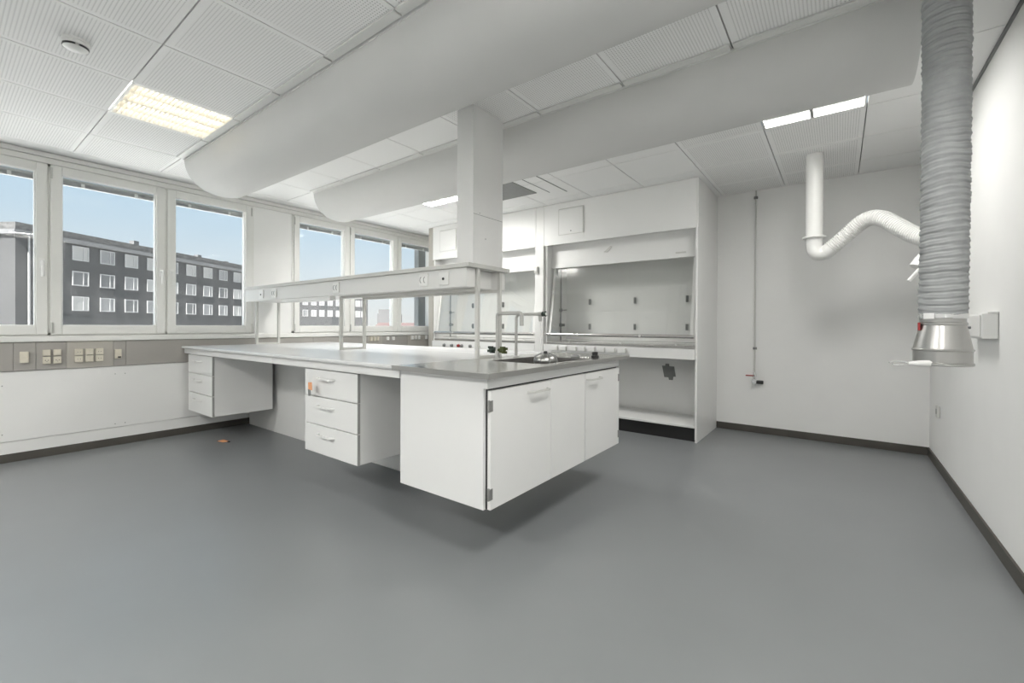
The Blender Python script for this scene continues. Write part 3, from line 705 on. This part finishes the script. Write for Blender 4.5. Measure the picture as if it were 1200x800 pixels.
mb = MB(); mb.tube([P0+D*.05, P0+D*.07+Vector((0, 0, .006)), P0+D*.10+Vector((0, 0, .008)), P0+D*.115+Vector((0, 0, .003))], .0025, 8, smooth=1); mb.tube([P0+D*.05, P0+D*.07-Vector((0, 0, .005)), P0+D*.10-Vector((0, 0, .006)), P0+D*.105-Vector((0, 0, .001))], .0025, 8, smooth=1)
mb.build('lever_wire', M_CHROME, g, smooth=True)
mb = MB(); mb.box(hx-.068, hx-.062, hy-.030, hy-.016, 1.108, 1.136); mb.build('red_marker', M_RED, g)
mb = MB(); mb.lathe([(.004, hx+.060), (.005, hx+.072)], hy, 1.118, 10, axis='x'); mb.build('rivet', M_GREYPLATE, g)

# white exhaust arm
ax, ay = -.170, 4.43
g = thing('white_exhaust_arm', 'white articulated exhaust arm with ribbed hose hanging at the back wall', 'exhaust arm', (ax, ay, 2.55))
MB().lathe([(.060, 1.868), (.060, ZC-.002)], ax, ay, 40).build('drop_pipe', M_SOCKW, g, smooth=True)
MB().lathe([(.062, 1.876), (.083, 1.873), (.083, 1.862), (.062, 1.859)], ax, ay, 40).build('flange', M_SOCKW, g, smooth=True)
def cam_pt(px, py, y):
    xn, yn = (px-600)/FPX, (py-CY)/FPX
    d = rt*xn - up*yn + fw; return Vector((0, 0, H)) + d*(y/d.y)
MB().tube([(ax, ay, 1.862), (ax, ay, 1.815), cam_pt(956, 298, ay), cam_pt(966, 297, ay), cam_pt(974, 291, 4.42)], .057, 24, smooth=2).build('elbow', M_SOCKW, g, smooth=True)
pth = [cam_pt(px_, py_, yy_) for px_, py_, yy_ in ((965, 297, ay), (978, 288, 4.42), (1000, 268, 4.38), (1015, 256, 4.34), (1032, 254, 4.28), (1052, 265, 4.20), (1072, 276, 4.12), (1088, 279, 4.05), (1100, 282, 4.0), (1103, 292, 3.98))]
for _ in range(5):
    q = [pth[0]]
    for a, b in zip(pth, pth[1:]): q += [a*.75+b*.25, a*.25+b*.75]
    q.append(pth[-1]); pth = q
# resample by length for even ribs
acc = [0]
for a, b in zip(pth, pth[1:]): acc.append(acc[-1]+(b-a).length)
tot = acc[-1]; n_ = int(tot/.0035); res = []; j = 0
for q in range(n_+1):
    s_ = tot*q/n_
    while j < len(acc)-2 and acc[j+1] < s_: j += 1
    f_ = (s_-acc[j])/max(1e-9, acc[j+1]-acc[j]); res.append(pth[j].lerp(pth[j+1], f_))
MB().tube(res, .07, 32, rads=lambda i, n: .0555+(.0030 if i % 5 < 3 else -.0030)).build('ribbed_hose', M_SOCKW, g, smooth=True)
pa = [cam_pt(1102, 288, 3.98), cam_pt(1088, 298, 3.97), cam_pt(1079, 306, 3.96)]
MB().tube(pa, .05, 20, rads=lambda i, n: (.050, .046, .038)[i]).build('hose_end', M_SOCKW, g, smooth=True)
MB().tube([cam_pt(1081, 303, 3.96), cam_pt(1076, 313, 3.95)], .05, 20, rads=lambda i, n: (.038, .048)[i]).build('suction_cone', M_SOCKW, g, smooth=True)
MB().tube([cam_pt(1078, 315, 3.90), cam_pt(1065, 329, 3.90)], .012, 10).build('guide_handle', M_SOCKW, g, smooth=True)

# pipe with valve on the back wall
g = thing('gas_pipe', 'thin grey pipe down the back wall ending in a valve with red lever', 'pipe', (-.712, 5.22, .55))
yp = 5.222; xp = -.708
MB().tube([(xp, yp, .62), (xp, yp, ZC-.002)], .008, 12).build('pipe_run', M_METALG, g, smooth=True)
for zz in (2.478, .892): MB().lathe([(.018, zz-.012), (.020, zz), (.018, zz+.012)], xp, yp-.003, 14).build('pipe_clip', M_GREYPLATE, g, smooth=True)
mb = MB(); mb.lathe([(.010, .535), (.016, .56), (.013, .58), (.017, .60), (.012, .64)], xp, yp, 14)
mb.build('valve_body', M_CHROME, g, smooth=True)
B('red_lever', M_RED, g, (xp-.082, xp-.008, yp-.03, yp-.022, .598, .610), bevel=.003)
mb = MB(); mb.lathe([(.022, yp-.045), (.026, yp-.035), (.024, yp-.005)], xp, .545, 18, axis='y'); mb.build('pressure_dial', M_CHROME, g, smooth=True)
MB().lathe([(.018, xp+.018), (.020, xp+.04), (.018, xp+.082)], yp-.02, .540, 14, axis='x').build('black_knob', M_DARK, g, smooth=True)
MB().lathe([(.007, .50), (.008, .525)], xp+.004, yp, 10).build('outlet_nipple', M_CHROME, g, smooth=True)

# box on the right wall
g = thing('wall_socket_box', 'white double socket box on the right wall behind the steel nozzle', 'socket box', (XR, 3.35, 1.06))
B('housing', M_SOCKW, g, (.580, XR-.0002, 3.20, 3.60, 1.062, 1.192), bevel=.006)
B('hinged_cover', M_SOCKW, g, (.574, .5798, 3.22, 3.58, 1.072, 1.184), bevel=.003)
B('top_lip', M_SOCKW, g, (.60, XR-.001, 3.196, 3.3, 1.1922, 1.200), bevel=.002)
g = thing('conduit_outlet', 'small grey outlet low on the right wall near the back corner', 'outlet', (XR, 4.78, .41))
B('plate', M_METALG, g, (XR-.018, XR-.0002, 4.745, 4.815, .41, .50), bevel=.003); B('socket_hole', M_GREYPLATE, g, (XR-.0195, XR-.0178, 4.765, 4.795, .435, .475), bevel=0)

# scrap on the floor
o = thing('paper_scrap', 'small crumpled orange-brown scrap on the floor under the left drawer unit', 'litter', (-4.71, 1.68, 0))
mb = MB(); pts = [(-.06, -.03), (-.02, -.045), (.05, -.02), (.075, .02), (.02, .035), (-.045, .02)]
vs = [mb.bm.verts.new((-4.71+x, 1.68+y, .002+.006*(i % 2))) for i, (x, y) in enumerate(pts)]; cv = mb.bm.verts.new((-4.71, 1.68, .016)); cb = mb.bm.verts.new((-4.71, 1.68, .0008))
for i in range(6): mb.bm.faces.new((vs[i], vs[(i+1) % 6], cv)); mb.bm.faces.new((vs[(i+1) % 6], vs[i], cb))
mb.build('crumpled_sheet', M_ORANGE, o)
B('dark_fragment', M_DARK, o, (-4.77, -4.75, 1.645, 1.66, .0003, .006), (-4.66, -4.63, 1.69, 1.71, .0003, .008))

# ================================================================ OUTSIDE
struct(B('ground', M_GROUND, None, (-400, -5.8, -150, 400, -8.2, -8), bevel=0))
P0 = Vector((-68.2, 10.1, 0)); DV = Vector((-.511, .860, 0)).normalized(); NV = Vector((.860, .511, 0)).normalized()
ang = math.atan2(DV.y, DV.x)
hb = thing('apartment_block', 'long dark grey four-storey housing block seen through the windows', 'building', tuple(P0+Vector((0, 0, -8))))
def slab(name, m, t0, t1, d0, d1, z0, z1, parent):     # along facade t, depth d behind the facade (negative = proud)
    pts = []
    for t_ in (t0, t1):
        for d_ in (d0, d1):
            for z_ in (z0, z1):
                p_ = P0+DV*t_-NV*d_; pts.append((p_.x, p_.y, z_))
    return MB().hexa(pts).build(name, m, parent)
T0, T1 = -5.9, 31
slab('walls', M_BRICK, T0, T1, 0, 12, -8, 10.0, hb)
slab('eaves_band', M_PARA, T0-.3, T1+.3, -.35, 12.3, 10.0, 10.45, hb)
slab('roof', M_ROOF, T0-.1, T1+.1, -.15, 12.1, 10.45, 11.2, hb)
slab('downpipe', M_WFR, -4.9, -4.78, -.15, -.03, -8, 10.0, hb)
for t_, d_ in ((9.0, 3), (20.5, 4), (27.5, 5), (-1, 4)):
    slab('chimney', M_PARA, t_, t_+.7, d_, d_+.7, 11.3, 12.3, hb)
for t0, t1, z0, z1 in ((2.0, 4.8, 5.1, 5.9), (3.7, 6.9, 4.4, 5.1), (-2.2, -1.1, 2.0, 4.4), (15.2, 19.2, 4.4, 5.2), (17.0, 18.3, 5.2, 9.9), (15.8, 17, 6.9, 8), (-4.5, -3.5, 4.5, 7.5), (-1.7, 1.2, 1.3, 2.2), (24.2, 27, 6.0, 7.2)):
    slab('dark_patch', M_BRICKD, t0, t1, -.015, .05, z0, z1, hb)
rr_ = random.Random(5)
fr_me = None
def house_window(par, org, dv, nv, tcx, zc_, hw):
    mb = MB()
    def fp(t_, d_, z_): p_ = org+dv*t_-nv*d_; return (p_.x, p_.y, z_)
    for (a, b, c, d) in ((-hw, hw, -.8, -.70), (-hw, hw, .70, .8), (-hw, -hw+.1, -.7, .7), (hw-.1, hw, -.7, .7), (hw*.30, hw*.30+.06, -.7, .7)):
        mb.hexa([fp(tcx+t_, d_, zc_+z_) for t_ in (a, b) for d_ in (-.08, .05) for z_ in (c, d)])
    wf = mb.build('house_window', M_WFR, par)
    mp = M_PANES[rr_.choice((0, 1, 1, 2, 2))]
    MB().hexa([fp(tcx+t_, d_, zc_+z_) for t_ in (-hw+.1, hw-.1) for d_ in (-.03, .02) for z_ in (-.7, .7)]).build('pane', mp, wf)
for kx in range(-1, 10):
    for kz in range(3): house_window(hb, P0, DV, NV, kx*2.93 if kx < 4 else kx*3.06-.5, 3.4+2.8*kz, .85)
def at(px, dep, z): 
    p_ = rt0*((px-600)/FPX*dep)+Vector((-math.sin(YAW), math.cos(YAW), 0))*dep; return Vector((p_.x, p_.y, z))
def far_block(name, label, px0, px1, dep, z1, m, rm=None, rz=0, depth=14):
    a = at(px0, dep, 0); b = at(px1, dep, 0); n_ = Vector((-math.sin(YAW), math.cos(YAW), 0))*depth
    o = thing(name, label, 'building', (a.x, a.y, -8))
    MB().hexa([tuple(q+Vector((0, 0, z_))) for q in (a, b) for q in (q, q+n_) for z_ in (-8, z1)]).build('walls', m, o)
    if rm:
        pts = [a-Vector((0, 0, 0)), b, b+n_, a+n_]; mid0 = (a+a+n_)/2; mid1 = (b+b+n_)/2
        mb = MB(); v_ = [mb.bm.verts.new((q.x, q.y, z1)) for q in pts]+[mb.bm.verts.new((mid0.x, mid0.y, z1+rz)), mb.bm.verts.new((mid1.x, mid1.y, z1+rz))]
        for f_ in ((0, 1, 5, 4), (2, 3, 4, 5), (0, 4, 3), (1, 2, 5), (3, 2, 1, 0)): mb.bm.faces.new([v_[i_] for i_ in f_])
        mb.build('roof', rm, o)
    else:
        MB().hexa([tuple(q+Vector((0, 0, z_))) for q in (a+n_*.1, b+n_*.1) for q in (q, q+n_*.8) for z_ in (z1, z1+1.5)]).build('roof_box', m, o)
    return o
# farther wing seen through the right bank
qa, qb = at(348, 106, 0), at(431, 118, 0); D2 = (qb-qa).normalized(); N2 = Vector((D2.y, -D2.x, 0)); L2 = (qb-qa).length
if N2.dot(-qa) < 0: N2 = -N2
h2 = thing('apartment_wing', 'farther dark grey housing wing seen under the bench shelf through the right windows', 'building', (qa.x, qa.y, -8))
def slab2(name, m, t0, t1, d0, d1, z0, z1):
    pts = []
    for t_ in (t0, t1):
        for d_ in (d0, d1):
            for z_ in (z0, z1): p_ = qa+D2*t_-N2*d_; pts.append((p_.x, p_.y, z_))
    return MB().hexa(pts).build(name, m, h2)
slab2('walls', M_BRICK, 0, L2, 0, 12, -8, 10.0); slab2('eaves_band', M_PARA, -.3, L2+.3, -.3, 12.3, 10.0, 10.45); slab2('roof', M_ROOF, -.1, L2+.1, -.1, 12.1, 10.45, 11.2)
for px_ in (357.3, 367, 376.2, 385.7, 395.5, 404, 411.5, 418.7, 425.7):
    for kz in range(3):
        tt = L2*(px_-348)/(431-348)*(1-.06*(1-(px_-348)/83)); house_window(h2, qa, D2, N2, tt, 4.07+2.78*kz, .62)
for px_, z0, z1 in ((378, 5.2, 7.0), (390, 1.4, 3.4), (396, 5.0, 6.0), (425, 4.9, 6.0)):
    tt = L2*(px_-348)/83; slab2('dark_patch', M_BRICKD, tt-.8, tt+.8, -.015, .05, z0, z1)
far_block('distant_block', 'small grey block in the distance seen below the bench shelf', 442, 459, 150, 5.2, M_FARB)
far_block('red_roof_house', 'low distant house row with red roof seen below the bench shelf', 436, 500, 135, .3, M_FARB, M_REDR, 1.7)
